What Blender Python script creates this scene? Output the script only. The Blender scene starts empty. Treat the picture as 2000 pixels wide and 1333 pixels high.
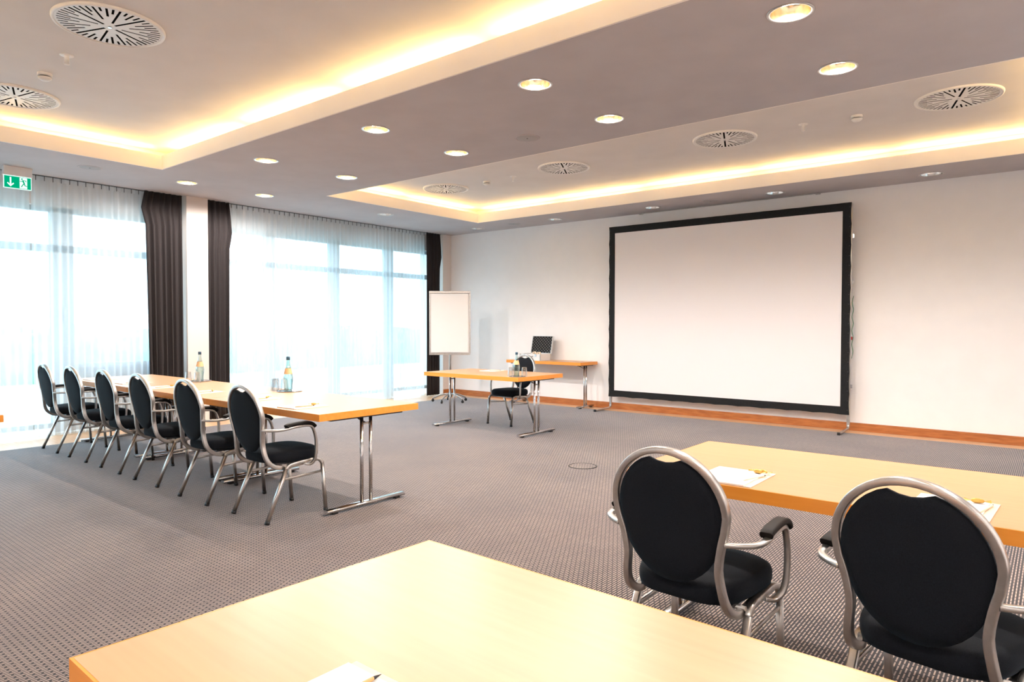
import bpy, bmesh, math, random
from mathutils import Vector, Matrix
random.seed(7)
PI = math.pi
C = bpy.context.scene.collection
sc = bpy.context.scene

# ------------------------------------------------------------------ camera
FPX, YAW, PITCH, ROLL, EYE = 1312.12, 0.68197, -0.023262, 0.001722, 1.3603
F = Vector((-math.sin(YAW) * math.cos(PITCH), math.cos(YAW) * math.cos(PITCH), math.sin(PITCH)))
R0 = Vector((math.cos(YAW), math.sin(YAW), 0)); U0 = R0.cross(F)
Rv = R0 * math.cos(ROLL) + U0 * math.sin(ROLL); Uv = -R0 * math.sin(ROLL) + U0 * math.cos(ROLL)
cam = bpy.data.cameras.new('camera'); co = bpy.data.objects.new('camera', cam); C.objects.link(co)
cam.sensor_width = 36; cam.lens = FPX * 36 / 2000; cam.clip_start = 0.05; cam.clip_end = 400
m = Matrix((Rv, Uv, -F)).transposed().to_4x4(); m.translation = Vector((0, 0, EYE)); co.matrix_world = m
sc.camera = co

# ------------------------------------------------------------------ world, light, exposure
sc.view_settings.view_transform = 'Standard'; sc.view_settings.look = 'None'
sc.view_settings.gamma = 1.0; sc.view_settings.use_curve_mapping = False
sc.view_settings.exposure = 1.29
SKY = 3.0
w = bpy.data.worlds.new('world'); sc.world = w; w.use_nodes = True
wn = w.node_tree.nodes; wl = w.node_tree.links; wn.clear()
wo = wn.new('ShaderNodeOutputWorld'); bg = wn.new('ShaderNodeBackground')
tc = wn.new('ShaderNodeTexCoord'); sp = wn.new('ShaderNodeSeparateXYZ'); rp = wn.new('ShaderNodeValToRGB')
wl.new(tc.outputs['Generated'], sp.inputs[0]); wl.new(sp.outputs[2], rp.inputs[0])
rp.color_ramp.elements[0].position = 0.0; rp.color_ramp.elements[0].color = (0.70, 0.88, 1.0, 1)
rp.color_ramp.elements[1].position = 0.6; rp.color_ramp.elements[1].color = (0.50, 0.76, 1.0, 1)
wl.new(rp.outputs[0], bg.inputs[0]); bg.inputs[1].default_value = SKY; wl.new(bg.outputs[0], wo.inputs[0])
sc.cycles.use_denoising = True
sc.cycles.max_bounces = 10; sc.cycles.diffuse_bounces = 7; sc.cycles.glossy_bounces = 4
sc.cycles.transmission_bounces = 6; sc.cycles.transparent_max_bounces = 16
sc.cycles.caustics_reflective = False; sc.cycles.caustics_refractive = False
sc.cycles.sample_clamp_indirect = 6.0

def area(name, loc, size, sy, energy, col, direction, portal=False):
    l = bpy.data.lights.new(name, 'AREA'); l.shape = 'RECTANGLE'; l.size = size; l.size_y = sy
    l.energy = energy; l.color = col
    if portal: l.cycles.is_portal = True
    o = bpy.data.objects.new(name, l); C.objects.link(o); o.location = loc
    o.rotation_euler = Vector(direction).to_track_quat('-Z', 'Y').to_euler()
    return o
# sky portals in the three window openings
for (y0, y1) in ((0.2, 4.25), (5.0, 9.55), (-1.2, 0.2)):
    pa = area('window_portal', (-9.95, (y0 + y1) / 2, 1.45), 2.75, y1 - y0, 1, (1, 1, 1), (1, 0, 0), True)
COVE = 2.9      # W per metre of cove tube
WARM = (1.0, 0.63, 0.22)
DOWN = 52.0      # W per downlight

# ------------------------------------------------------------------ materials
def mat(name, col, rough=0.5, metal=0.0, spec=0.5, **kw):
    mt = bpy.data.materials.new(name); mt.use_nodes = True
    b = mt.node_tree.nodes['Principled BSDF']
    b.inputs['Base Color'].default_value = (*col, 1); b.inputs['Roughness'].default_value = rough
    b.inputs['Metallic'].default_value = metal; b.inputs['Specular IOR Level'].default_value = spec
    for k, v in kw.items(): b.inputs[k.replace('_', ' ')].default_value = v
    return mt
def noise_tint(mt, col, col2, scale=8.0, stretch=(1, 1, 1), detail=4, bump=0.0, lo=.35, hi=.65):
    nt = mt.node_tree; n = nt.nodes; l = nt.links; b = n['Principled BSDF']
    t = n.new('ShaderNodeTexCoord'); mp = n.new('ShaderNodeMapping'); mp.inputs['Scale'].default_value = stretch
    nz = n.new('ShaderNodeTexNoise'); nz.inputs['Scale'].default_value = scale; nz.inputs['Detail'].default_value = detail
    cr = n.new('ShaderNodeValToRGB'); cr.color_ramp.elements[0].color = (*col, 1); cr.color_ramp.elements[1].color = (*col2, 1)
    cr.color_ramp.elements[0].position = lo; cr.color_ramp.elements[1].position = hi
    l.new(t.outputs['Object'], mp.inputs[0]); l.new(mp.outputs[0], nz.inputs[0]); l.new(nz.outputs[0], cr.inputs[0]); l.new(cr.outputs[0], b.inputs['Base Color'])
    if bump:
        bp = n.new('ShaderNodeBump'); bp.inputs['Strength'].default_value = bump; bp.inputs['Distance'].default_value = 0.002
        l.new(nz.outputs[0], bp.inputs['Height']); l.new(bp.outputs[0], b.inputs['Normal'])
    return mt
M = {}
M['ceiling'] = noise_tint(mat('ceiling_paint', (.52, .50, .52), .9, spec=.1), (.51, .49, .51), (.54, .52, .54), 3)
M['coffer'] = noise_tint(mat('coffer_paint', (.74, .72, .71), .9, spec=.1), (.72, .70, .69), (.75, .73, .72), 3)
M['cove'] = mat('cove_paint', (.93, .89, .86), .8, spec=.1)
M['wall'] = noise_tint(mat('wall_paint', (.91, .90, .90), .9, spec=.1), (.90, .89, .89), (.92, .91, .91), 4)
M['column'] = mat('column_paint', (.72, .66, .62), .8, spec=.2)
M['white'] = noise_tint(mat('white_plastic', (.9, .9, .9), .4), (.80, .79, .78), (.83, .82, .81), 20)
M['frame'] = mat('window_frame_white', (.42, .50, .54), .5)
M['alu'] = noise_tint(mat('satin_aluminium', (.56, .54, .52), .30, .95), (.53, .51, .49), (.60, .58, .56), 30)
M['chrome'] = mat('chrome', (.66, .66, .67), .12, 1.0)
M['slot_shade'] = mat('slot_shade_black', (.008, .007, .006), 1.0, spec=.0)  # shade inside the air diffusers, given as a black colour
M['speaker_grey'] = mat('speaker_grille_grey', (.40, .40, .42), .7)
M['lamp_off'] = mat('unlit_lamp', (.03, .025, .02), .5)
M['reflector_off'] = mat('chrome_reflector', (.92, .91, .90), .2, 1.0)
M['dark_steel'] = mat('dark_steel', (.05, .05, .055), .4, .6)
M['black_plastic'] = mat('black_plastic', (.012, .012, .013), .45)
M['fabric'] = noise_tint(mat('navy_black_fabric', (.006, .008, .012), .85, spec=.2, Sheen_Weight=.07, Sheen_Roughness=.4), (.003, .004, .007), (.006, .008, .012), 300, bump=.3)
M['fabric'].node_tree.nodes['Principled BSDF'].inputs['Sheen Tint'].default_value = (.25, .5, .7, 1)
M['arm_pad'] = mat('arm_pad_vinyl', (.007, .005, .004), .6, spec=.2)
M['curtain'] = noise_tint(mat('dark_curtain', (.055, .046, .045), .8, spec=.1, Sheen_Weight=.05), (.026, .022, .023), (.036, .030, .030), 200, bump=.2)
M['screen'] = mat('projection_cloth', (.86, .84, .86), .8, spec=.2)
M['screen_black'] = noise_tint(mat('black_velvet_border', (.006, .007, .009), .75, spec=.3, Sheen_Weight=.15), (.004, .005, .006), (.009, .010, .012), 60)
M['paper'] = mat('paper', (.86, .85, .84), .7)
M['card'] = mat('cream_card', (.82, .66, .50), .6)
M['foam'] = mat('black_foam', (.010, .010, .011), .9)
M['foam_tip'] = mat('lit_foam_tip', (.28, .28, .28), .9)  # tips of the black foam coloured lighter as a painted highlight
M['gold'] = mat('gold_wrapper', (.72, .42, .10), .35, .5)
M['pencil'] = mat('pencil_wood', (.66, .42, .18), .4)
M['label'] = mat('bottle_label', (.75, .48, .25), .6)
M['cap'] = mat('dark_blue_cap', (.03, .08, .13), .4)
M['water'] = mat('water', (.80, .93, .93), .05, Transmission_Weight=1.0, IOR=1.05)
M['red_tag'] = mat('red_tag', (.5, .03, .03), .5)
M['green_tag'] = mat('green_tag', (.04, .2, .1), .5)
M['outdoor_ground'] = noise_tint(mat('outdoor_ground', (.55, .6, .55), .9), (.5, .56, .5), (.62, .66, .62), .6)
M['hedge'] = noise_tint(mat('hedge_green', (.12, .24, .13), .9), (.16, .30, .18), (.28, .42, .28), 3)
M['border_wood'] = noise_tint(mat('border_parquet', (.72, .45, .27), .35), (.70, .43, .25), (.80, .53, .33), 4, (1, 12, 1))
M['base_wood'] = noise_tint(mat('baseboard_wood', (.46, .17, .05), .35), (.34, .11, .03), (.46, .17, .05), 4, (1.5, 1.5, 10))

def wood(name, c1, c2, rough, sc_=(1.5, 22, 22), coat=0.0):
    mt = mat(name, c1, rough, spec=.5, Coat_Weight=coat, Coat_Roughness=.12)
    return noise_tint(mt, c1, c2, 1.6, sc_, 5, 0, .3, .7)
M['beech_top'] = wood('beech_laminate', (.57, .325, .17), (.62, .36, .19), .38, coat=0)
M['beech_edge'] = wood('beech_edge', (.82, .29, .035), (.88, .34, .05), .35)

def glassy(name, tint, gloss=.12, alpha=.80):
    mt = bpy.data.materials.new(name); mt.use_nodes = True; n = mt.node_tree.nodes; l = mt.node_tree.links; n.clear()
    o = n.new('ShaderNodeOutputMaterial'); tr = n.new('ShaderNodeBsdfTransparent'); gl = n.new('ShaderNodeBsdfGlossy')
    tr.inputs[0].default_value = (*tint, 1); gl.inputs['Roughness'].default_value = .04
    lw = n.new('ShaderNodeLayerWeight'); lw.inputs[0].default_value = .55
    mr = n.new('ShaderNodeMath'); mr.operation = 'MULTIPLY_ADD'; mr.inputs[1].default_value = 1 - alpha + .35; mr.inputs[2].default_value = gloss * .4
    mx = n.new('ShaderNodeMixShader'); l.new(lw.outputs['Facing'], mr.inputs[0]); l.new(mr.outputs[0], mx.inputs[0])
    l.new(tr.outputs[0], mx.inputs[1]); l.new(gl.outputs[0], mx.inputs[2]); l.new(mx.outputs[0], o.inputs[0])
    return mt
M['pane'] = glassy('window_glass', (.97, 1, 1), .08, .95)
M['bottle_glass'] = glassy('bottle_glass', (.80, .91, .89), .25, .70)
M['clear_glass'] = glassy('tumbler_glass', (.96, .98, .99), .15, .85)

# sheer curtain: woven, partly see-through, partly diffusing
mt = bpy.data.materials.new('sheer_voile'); mt.use_nodes = True; n = mt.node_tree.nodes; l = mt.node_tree.links; n.clear()
o = n.new('ShaderNodeOutputMaterial'); tr = n.new('ShaderNodeBsdfTransparent'); tl = n.new('ShaderNodeBsdfTranslucent'); df = n.new('ShaderNodeBsdfDiffuse')
tr.inputs[0].default_value = (.97, .99, 1, 1); tl.inputs[0].default_value = (.86, .90, .92, 1); df.inputs[0].default_value = (.80, .82, .83, 1)
m1 = n.new('ShaderNodeMixShader'); m1.inputs[0].default_value = .35; l.new(tl.outputs[0], m1.inputs[1]); l.new(df.outputs[0], m1.inputs[2])
lw = n.new('ShaderNodeLayerWeight'); lw.inputs[0].default_value = .35
ma = n.new('ShaderNodeMath'); ma.operation = 'MULTIPLY_ADD'; ma.inputs[1].default_value = .45; ma.inputs[2].default_value = .54; ma.use_clamp = True
m2 = n.new('ShaderNodeMixShader'); l.new(lw.outputs['Facing'], ma.inputs[0]); l.new(ma.outputs[0], m2.inputs[0])
l.new(tr.outputs[0], m2.inputs[1]); l.new(m1.outputs[0], m2.inputs[2]); l.new(m2.outputs[0], o.inputs[0])
M['sheer'] = mt

def emit(name, col, s):
    mt = bpy.data.materials.new(name); mt.use_nodes = True; n = mt.node_tree.nodes; n.clear()
    o = n.new('ShaderNodeOutputMaterial'); e = n.new('ShaderNodeEmission'); e.inputs[0].default_value = (*col, 1); e.inputs[1].default_value = s
    mt.node_tree.links.new(e.outputs[0], o.inputs[0]); return mt
M['lamp'] = emit('lamp_glow', (1, .86, .62), 14)
M['tube_glow'] = emit('tube_glow', (1, .70, .28), 6)
M['sign_green'] = emit('sign_green', (.0, .36, .17), .5)
M['sign_white'] = emit('sign_white', (.70, .95, .88), .55)
# reflector of lit downlights: warm lamp glow put into the bowl colour
M['reflector'] = mat('lit_reflector', (.95, .80, .55), .18, 1.0)

# carpet: staggered cream dashes woven over dark brown
mt = bpy.data.materials.new('woven_carpet'); mt.use_nodes = True; n = mt.node_tree.nodes; l = mt.node_tree.links; b = n['Principled BSDF']
t = n.new('ShaderNodeTexCoord'); mp = n.new('ShaderNodeMapping'); mp.inputs['Rotation'].default_value = (0, 0, PI / 2); l.new(t.outputs['Object'], mp.inputs[0])
bk = n.new('ShaderNodeTexBrick'); bk.offset = .5; bk.inputs['Scale'].default_value = 1.0
bk.inputs['Brick Width'].default_value = .052; bk.inputs['Row Height'].default_value = .0150; bk.inputs['Mortar Size'].default_value = .0054; bk.inputs['Mortar Smooth'].default_value = .25
bk.inputs['Color1'].default_value = (.68, .54, .45, 1); bk.inputs['Color2'].default_value = (.53, .42, .36, 1); bk.inputs['Mortar'].default_value = (.018, .012, .012, 1)
l.new(mp.outputs[0], bk.inputs[0])
nz = n.new('ShaderNodeTexNoise'); nz.inputs['Scale'].default_value = 1.1; nz.inputs['Detail'].default_value = 6; l.new(t.outputs['Object'], nz.inputs[0])
cr = n.new('ShaderNodeValToRGB'); cr.color_ramp.elements[0].color = (.62, .60, .62, 1); cr.color_ramp.elements[1].color = (.85, .83, .82, 1)
cr.color_ramp.elements[0].position = .35; cr.color_ramp.elements[1].position = .65
mx = n.new('ShaderNodeMix'); mx.data_type = 'RGBA'; mx.blend_type = 'MULTIPLY'; mx.inputs[0].default_value = 1
l.new(nz.outputs[0], cr.inputs[0]); l.new(bk.outputs[0], mx.inputs[6]); l.new(cr.outputs[0], mx.inputs[7]); l.new(mx.outputs[2], b.inputs['Base Color'])
b.inputs['Roughness'].default_value = .75; b.inputs['Specular IOR Level'].default_value = .35
b.inputs['Sheen Weight'].default_value = .5; b.inputs['Sheen Roughness'].default_value = .35; b.inputs['Sheen Tint'].default_value = (.88, .92, 1, 1)
bp = n.new('ShaderNodeBump'); bp.inputs['Strength'].default_value = .35; bp.inputs['Distance'].default_value = .003
l.new(bk.outputs['Fac'], bp.inputs['Height']); bp.invert = True; l.new(bp.outputs[0], b.inputs['Normal'])
M['carpet'] = mt

# ------------------------------------------------------------------ mesh builder
class MB:
    def __init__(s): s.v = []; s.f = []; s.sm = []
    def add(s, vs, fs, smooth=False):
        k = len(s.v); s.v += [tuple(p) for p in vs]; s.f += [tuple(k + i for i in f) for f in fs]; s.sm += [smooth] * len(fs); return s
    def box(s, x0, x1, y0, y1, z0, z1):
        vs = [(x, y, z) for z in (z0, z1) for y in (y0, y1) for x in (x0, x1)]
        return s.add(vs, [(0, 2, 3, 1), (4, 5, 7, 6), (0, 1, 5, 4), (2, 6, 7, 3), (0, 4, 6, 2), (1, 3, 7, 5)])
    def lathe(s, prof, n=24, c=(0, 0, 0), caps=(True, True), M_=None):
        vs = []; fs = []
        for r, z in prof:
            for i in range(n):
                a = 2 * PI * i / n; vs.append((c[0] + r * math.cos(a), c[1] + r * math.sin(a), c[2] + z))
        for j in range(len(prof) - 1):
            for i in range(n):
                i2 = (i + 1) % n; fs.append((j * n + i, j * n + i2, (j + 1) * n + i2, (j + 1) * n + i))
        if M_: vs = [M_ @ Vector(p) for p in vs]
        s.add(vs, fs, True)
        k = len(s.v) - len(vs)
        if caps[0]: s.f.append(tuple(k + i for i in reversed(range(n)))); s.sm.append(False)
        if caps[1]: s.f.append(tuple(k + (len(prof) - 1) * n + i for i in range(n))); s.sm.append(False)
        return s
    def sweep(s, path, prof, closed=False, ref=(1, 0, 0), smooth=True, radii=None, caps=True):
        """sweep a closed 2-D profile; profile axis a lies along ref projected off the tangent, b = t x a"""
        P = [Vector(p) for p in path]; N = len(P); n = len(prof); vs = []
        ref = Vector(ref)
        for i in range(N):
            if closed: t = (P[(i + 1) % N] - P[(i - 1) % N])
            else: t = P[min(i + 1, N - 1)] - P[max(i - 1, 0)]
            t.normalize()
            a = ref - t * ref.dot(t)
            if a.length < 1e-4: a = Vector((0, 0, 1)) - t * t.z
            a.normalize(); b = t.cross(a)
            k = radii[i] if radii else 1
            for (u, v) in prof: vs.append(P[i] + a * u * k + b * v * k)
        fs = []
        for i in range(N if closed else N - 1):
            for j in range(n):
                j2 = (j + 1) % n; i2 = (i + 1) % N
                fs.append((i * n + j, i2 * n + j, i2 * n + j2, i * n + j2))
        s.add(vs, fs, smooth)
        if not closed and caps:
            k = len(s.v) - len(vs)
            s.f.append(tuple(k + i for i in range(n))); s.sm.append(False)
            s.f.append(tuple(k + (N - 1) * n + i for i in reversed(range(n)))); s.sm.append(False)
        return s
    def tube(s, path, r, n=10, **kw): return s.sweep(path, [(r * math.cos(2 * PI * i / n), r * math.sin(2 * PI * i / n)) for i in range(n)], **kw)
    def prism(s, poly, z0, z1):
        n = len(poly); vs = [(x, y, z0) for x, y in poly] + [(x, y, z1) for x, y in poly]
        return s.add(vs, [tuple(reversed(range(n))), tuple(range(n, 2 * n))] + [(i, (i + 1) % n, n + (i + 1) % n, n + i) for i in range(n)])
    def xform(s, mtx): s.v = [tuple(mtx @ Vector(p)) for p in s.v]; return s
    def build(s, name, material, parent=None, bevel=0, seg=2, solid=0, subsurf=0):
        me = bpy.data.meshes.new(name); me.from_pydata(s.v, [], s.f); me.update()
        me.polygons.foreach_set('use_smooth', s.sm)
        bm_ = bmesh.new(); bm_.from_mesh(me); bmesh.ops.recalc_face_normals(bm_, faces=bm_.faces); bm_.to_mesh(me); bm_.free()
        me.materials.append(material if not isinstance(material, str) else M[material])
        return link(name, me, parent, bevel, seg, solid, subsurf)
def link(name, me, parent=None, bevel=0, seg=2, solid=0, subsurf=0):
    o = bpy.data.objects.new(name, me); C.objects.link(o)
    if parent: o.parent = parent
    if solid: md = o.modifiers.new('solid', 'SOLIDIFY'); md.thickness = solid; md.offset = 0
    if bevel: md = o.modifiers.new('bevel', 'BEVEL'); md.width = bevel; md.segments = seg; md.limit_method = 'ANGLE'; md.angle_limit = math.radians(40)
    if subsurf: md = o.modifiers.new('sub', 'SUBSURF'); md.levels = subsurf; md.render_levels = subsurf
    return o
def rrect(w, h, r=.004, k=2):
    pts = []
    for cx, cy, a0 in ((w / 2 - r, h / 2 - r, 0), (-w / 2 + r, h / 2 - r, PI / 2), (-w / 2 + r, -h / 2 + r, PI), (w / 2 - r, -h / 2 + r, 1.5 * PI)):
        for i in range(k + 1): a = a0 + PI / 2 * i / k; pts.append((cx + r * math.cos(a), cy + r * math.sin(a)))
    return pts
def catmull(pts, k=4):
    P = [Vector(p) for p in pts]; out = []
    for i in range(len(P) - 1):
        a = P[max(i - 1, 0)]; b = P[i]; c = P[i + 1]; d = P[min(i + 2, len(P) - 1)]
        for j in range(k):
            t = j / k; out.append(.5 * ((2 * b) + (c - a) * t + (2 * a - 5 * b + 4 * c - d) * t * t + (3 * b - a - 3 * c + d) * t ** 3))
    out.append(P[-1]); return out
def thing(name, label, cat, loc=(0, 0, 0), rot=0.0, group=None):
    o = bpy.data.objects.new(name, None); C.objects.link(o); o.empty_display_size = .1
    o.location = loc; o.rotation_euler = (0, 0, rot); o['label'] = label; o['category'] = cat
    if group: o['group'] = group
    return o
def tag(o, label, cat, group=None):
    o['label'] = label; o['category'] = cat
    if group: o['group'] = group
    return o
def struct(o): o['kind'] = 'structure'; return o
def dup(root, loc, rot, label, group=None):
    def cp(o, parent):
        c = o.copy(); C.objects.link(c); c.parent = parent
        for ch in kids.get(o, ()): cp(ch, c)
        return c
    kids = {}
    def walk(o):
        kids[o] = list(o.children)
        for ch in kids[o]: walk(ch)
    walk(root)
    r = cp(root, None); r.location = loc; r.rotation_euler = (0, 0, rot); r['label'] = label
    if group: r['group'] = group
    return r

# ------------------------------------------------------------------ room
CZ, UZ = 3.1435, 3.40          # soffit and coffer heights
X0, X1, Y0, Y1 = -9.46, 1.75, -1.3, 9.654
COF = [(-8.02, .08, .40, 3.496), (-7.868, .08, 5.614, 8.739)]
WX = -9.80                     # window plane
# floor: parquet border with the carpet laid on it
fl = MB().box(WX - .25, X1 + .15, Y0 - .15, Y1 + .15, -.14, -.012).build('floor', 'border_wood'); struct(fl)
cp = MB().box(-8.80, X1, Y0, 9.30, -.0115, 0).build('carpet', 'carpet', fl)
# walls
struct(MB().box(WX - .25, X1 + .15, Y1, Y1 + .15, -.1, 3.8).build('wall_back', 'wall'))
struct(MB().box(X1, X1 + .15, Y0 - .15, Y1, -.1, 3.8).build('wall_right', 'wall'))
struct(MB().box(WX - .25, X1, Y0 - .15, Y0, -.1, 3.8).build('wall_front', 'wall'))
wl_ = MB()
wl_.box(WX - .25, WX + .12, Y0, Y1, 2.83, 3.8)                 # header over the windows
wl_.box(WX - .25, -9.37, 4.40, 4.70, -.1, 2.83); wl_.box(-9.68, -9.37, 4.40, 4.70, 2.83, CZ)
wl_.box(WX - .25, WX + .05, 4.25, 5.05, -.1, 2.83)
wl_.box(WX - .25, WX + .05, 9.55, Y1, -.1, 2.83)
wl_.box(WX - .25, -9.40, 9.42, Y1, -.1, CZ)
wl_.box(WX - .25, WX + .05, Y0, -1.0, -.1, 2.83)
lw_ = wl_.build('wall_left', 'column'); struct(lw_)
# baseboards
struct(MB().box(-9.40, X1, Y1 - .022, Y1, -.012, .093).build('baseboard_back', 'base_wood', bevel=.003))
struct(MB().box(-9.40, -9.378, 9.42, Y1 - .022, -.012, .093).build('baseboard_left', 'base_wood', bevel=.003))
struct(MB().box(X1 - .022, X1, Y0, Y1 - .022, -.012, .093).build('baseboard_right', 'base_wood', bevel=.003))

# ceiling soffit with coffers and holes for the downlights
DL = [(x, y) for y in (4.0, 5.06) for x in (-1.21, -3.03, -4.85, -6.68, -8.50)] + [(-8.435, 7.15)] + [(x, 9.25) for x in (-8.33, -6.58, -4.78, -2.97, -1.18)] + [(.61, 4.0), (.61, 5.06), (.61, 9.25)] + [(x, -.12) for x in (-8.50, -6.68, -4.85, -3.03, -1.21, .61)]
DR = .112
def holed_plate(name, outer, holes, z, thick, material, parent=None):
    bm = bmesh.new(); es = []
    for lp in [outer] + holes:
        vs = [bm.verts.new((x, y, z)) for x, y in lp]
        es += [bm.edges.new((vs[i], vs[(i + 1) % len(vs)])) for i in range(len(vs))]
    r = bmesh.ops.triangle_fill(bm, use_beauty=True, use_dissolve=False, edges=es)
    fs = [f for f in bm.faces]
    bmesh.ops.recalc_face_normals(bm, faces=fs)
    if fs[0].normal.z < 0: bmesh.ops.reverse_faces(bm, faces=fs)
    ex = bmesh.ops.extrude_face_region(bm, geom=fs)
    bmesh.ops.translate(bm, vec=(0, 0, thick), verts=[v for v in ex['geom'] if isinstance(v, bmesh.types.BMVert)])
    bmesh.ops.recalc_face_normals(bm, faces=bm.faces)
    me = bpy.data.meshes.new(name); bm.to_mesh(me); bm.free(); me.materials.append(M[material])
    return link(name, me, parent)
def circ(x, y, r, n=32): return [(x + r * math.cos(2 * PI * i / n), y + r * math.sin(2 * PI * i / n)) for i in range(n)]
rects = [[(a, c), (b_, c), (b_, d), (a, d)] for a, b_, c, d in COF]
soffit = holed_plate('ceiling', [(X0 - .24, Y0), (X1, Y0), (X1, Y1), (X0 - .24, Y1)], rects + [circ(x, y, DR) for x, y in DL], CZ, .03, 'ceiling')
struct(soffit)
TR = .24
for k, (a, b_, c, d) in enumerate(COF):
    # upper coffer panel, cove lip, trough back
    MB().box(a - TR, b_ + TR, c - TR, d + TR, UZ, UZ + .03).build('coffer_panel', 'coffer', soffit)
    lip = MB(); LT = 3.300
    lip.box(a, a + .015, c, d, CZ - .001, LT); lip.box(b_ - .015, b_, c, d, CZ - .001, LT)
    lip.box(a + .015, b_ - .015, c, c + .015, CZ - .001, LT); lip.box(a + .015, b_ - .015, d - .015, d, CZ - .001, LT)
    lip.build('cove_lip', 'cove', soffit)
    tb = MB()
    tb.box(a - TR - .02, a - TR, c - TR, d + TR, CZ + .03, UZ); tb.box(b_ + TR, b_ + TR + .02, c - TR, d + TR, CZ + .03, UZ)
    tb.box(a - TR, b_ + TR, c - TR - .02, c - TR, CZ + .03, UZ); tb.box(a - TR, b_ + TR, d + TR, d + TR + .02, CZ + .03, UZ)
    tb.build('cove_back', 'cove', soffit)
    # fluorescent tubes end to end in the trough, each with its light
    segs = []
    L = 1.5; nx = round((b_ - a) / L); ny = round((d - c) / L)
    for i in range(nx):
        x = a + (i + .5) * (b_ - a) / nx
        segs += [((x, c - .12), (b_ - a) / nx - .20, 0, (0, 1, 1)), ((x, d + .12), (b_ - a) / nx - .20, 0, (0, -1, 1))]
    for i in range(ny):
        y = c + (i + .5) * (d - c) / ny
        segs += [((a - .12, y), (d - c) / ny - .20, 1, (1, 0, 1)), ((b_ + .12, y), (d - c) / ny - .20, 1, (-1, 0, 1))]
    for (x, y), ln, ax, dn in segs:
        t = MB(); h = ln / 2; zt = CZ + .125
        t.tube([(x - h, y, zt), (x + h, y, zt)] if ax == 0 else [(x, y - h, zt), (x, y + h, zt)], .010, 8, ref=(0, 0, 1))
        t.build('cove_tube', 'tube_glow', soffit)
        la = area('cove_light', (x, y, zt + .016), ln, .03, COVE * ln, WARM, (0, 0, 1))
        xa = Vector((1, 0, 0)) if ax == 0 else Vector((0, 1, 0)); za = -Vector(dn).normalized(); ya = za.cross(xa)
        mm = Matrix((xa, ya, za)).transposed().to_4x4(); mm.translation = Vector((x, y, zt + .016)); la.matrix_world = mm
# roof slab above so that no sky leaks in
MB().box(WX - .25, X1 + .15, Y0 - .15, Y1 + .15, 3.8, 3.9).build('roof_slab', 'coffer', soffit)

# ------------------------------------------------------------------ windows
def window(name, y0, y1, muls, sill, z1=2.83, zt0=2.27, zt1=2.36):
    fx0, fx1 = WX - .06, WX + .02
    fr = MB()
    fr.box(fx0, fx1, y0, y1, z1 - .06, z1); fr.box(fx0, fx1, y0, y1, zt0, zt1)
    fr.box(fx0, fx1, y0, y0 + .07, 0, z1); fr.box(fx0, fx1, y1 - .07, y1, 0, z1)
    for a, b_ in muls: fr.box(fx0, fx1, a, b_, 0, z1)
    f = fr.build(name, 'frame'); struct(f)
    edges = [y0 + .07] + [v for ab in muls for v in ab] + [y1 - .07]
    for i in range(0, len(edges), 2):
        a, b_ = edges[i], edges[i + 1]
        s_ = sill[i // 2]
        MB().box(WX - .035, WX - .027, a, b_, zt1, z1 - .06).build('pane', 'pane', f)
        MB().box(WX - .035, WX - .027, a, b_, s_, zt0).build('pane', 'pane', f)
        lower = MB(); lower.box(fx0, fx1, a, b_, s_ - .06, s_)
        lower.build('bottom_rail', 'frame', f)
        if s_ > .3: MB().box(WX - .05, WX - .0, a, b_, 0, s_ - .06).build('sill_panel', 'frame', f)
    return f
w1 = window('window_1', -1.0, 4.25, [(.15, .27), (1.25, 1.40), (2.90, 3.15)], [.12, .12, .12, .86])
hd = MB(); hd.box(WX + .02, WX + .05, 3.02, 3.05, 1.42, 1.56); hd.box(WX + .05, WX + .07, 3.02, 3.05, 1.40, 1.56); hd.build('door_handle', 'chrome', w1, bevel=.004)
w2 = window('window_2', 5.05, 9.55, [(5.83, 6.0), (7.05, 7.25), (8.27, 8.48)], [.16, .16, .16, .16])
# outdoors
og = MB().box(-80, WX - .3, -45, 60, -.35, -.15).build('ground', 'outdoor_ground'); struct(og)
random.seed(3)
hv = MB(); ny = 60
prof = [(-.9, -.15), (-1.1, .5), (-.8, 1.0), (0, 1.25), (.8, 1.0), (1.1, .5), (.9, -.15)]
vs = []; fs = []
for i in range(ny + 1):
    y = -14 + i * .8; s_ = 1 + random.uniform(-.12, .12)
    for (px, pz) in prof: vs.append((-21 + px * s_ + random.uniform(-.1, .1), y, pz * s_))
for i in range(ny):
    for j in range(6): fs.append((i * 7 + j, i * 7 + j + 1, (i + 1) * 7 + j + 1, (i + 1) * 7 + j))
hv.add(vs, fs, True)
tag(hv.build('hedge', 'hedge'), 'long low green hedge outside beyond the windows', 'hedge')

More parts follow.
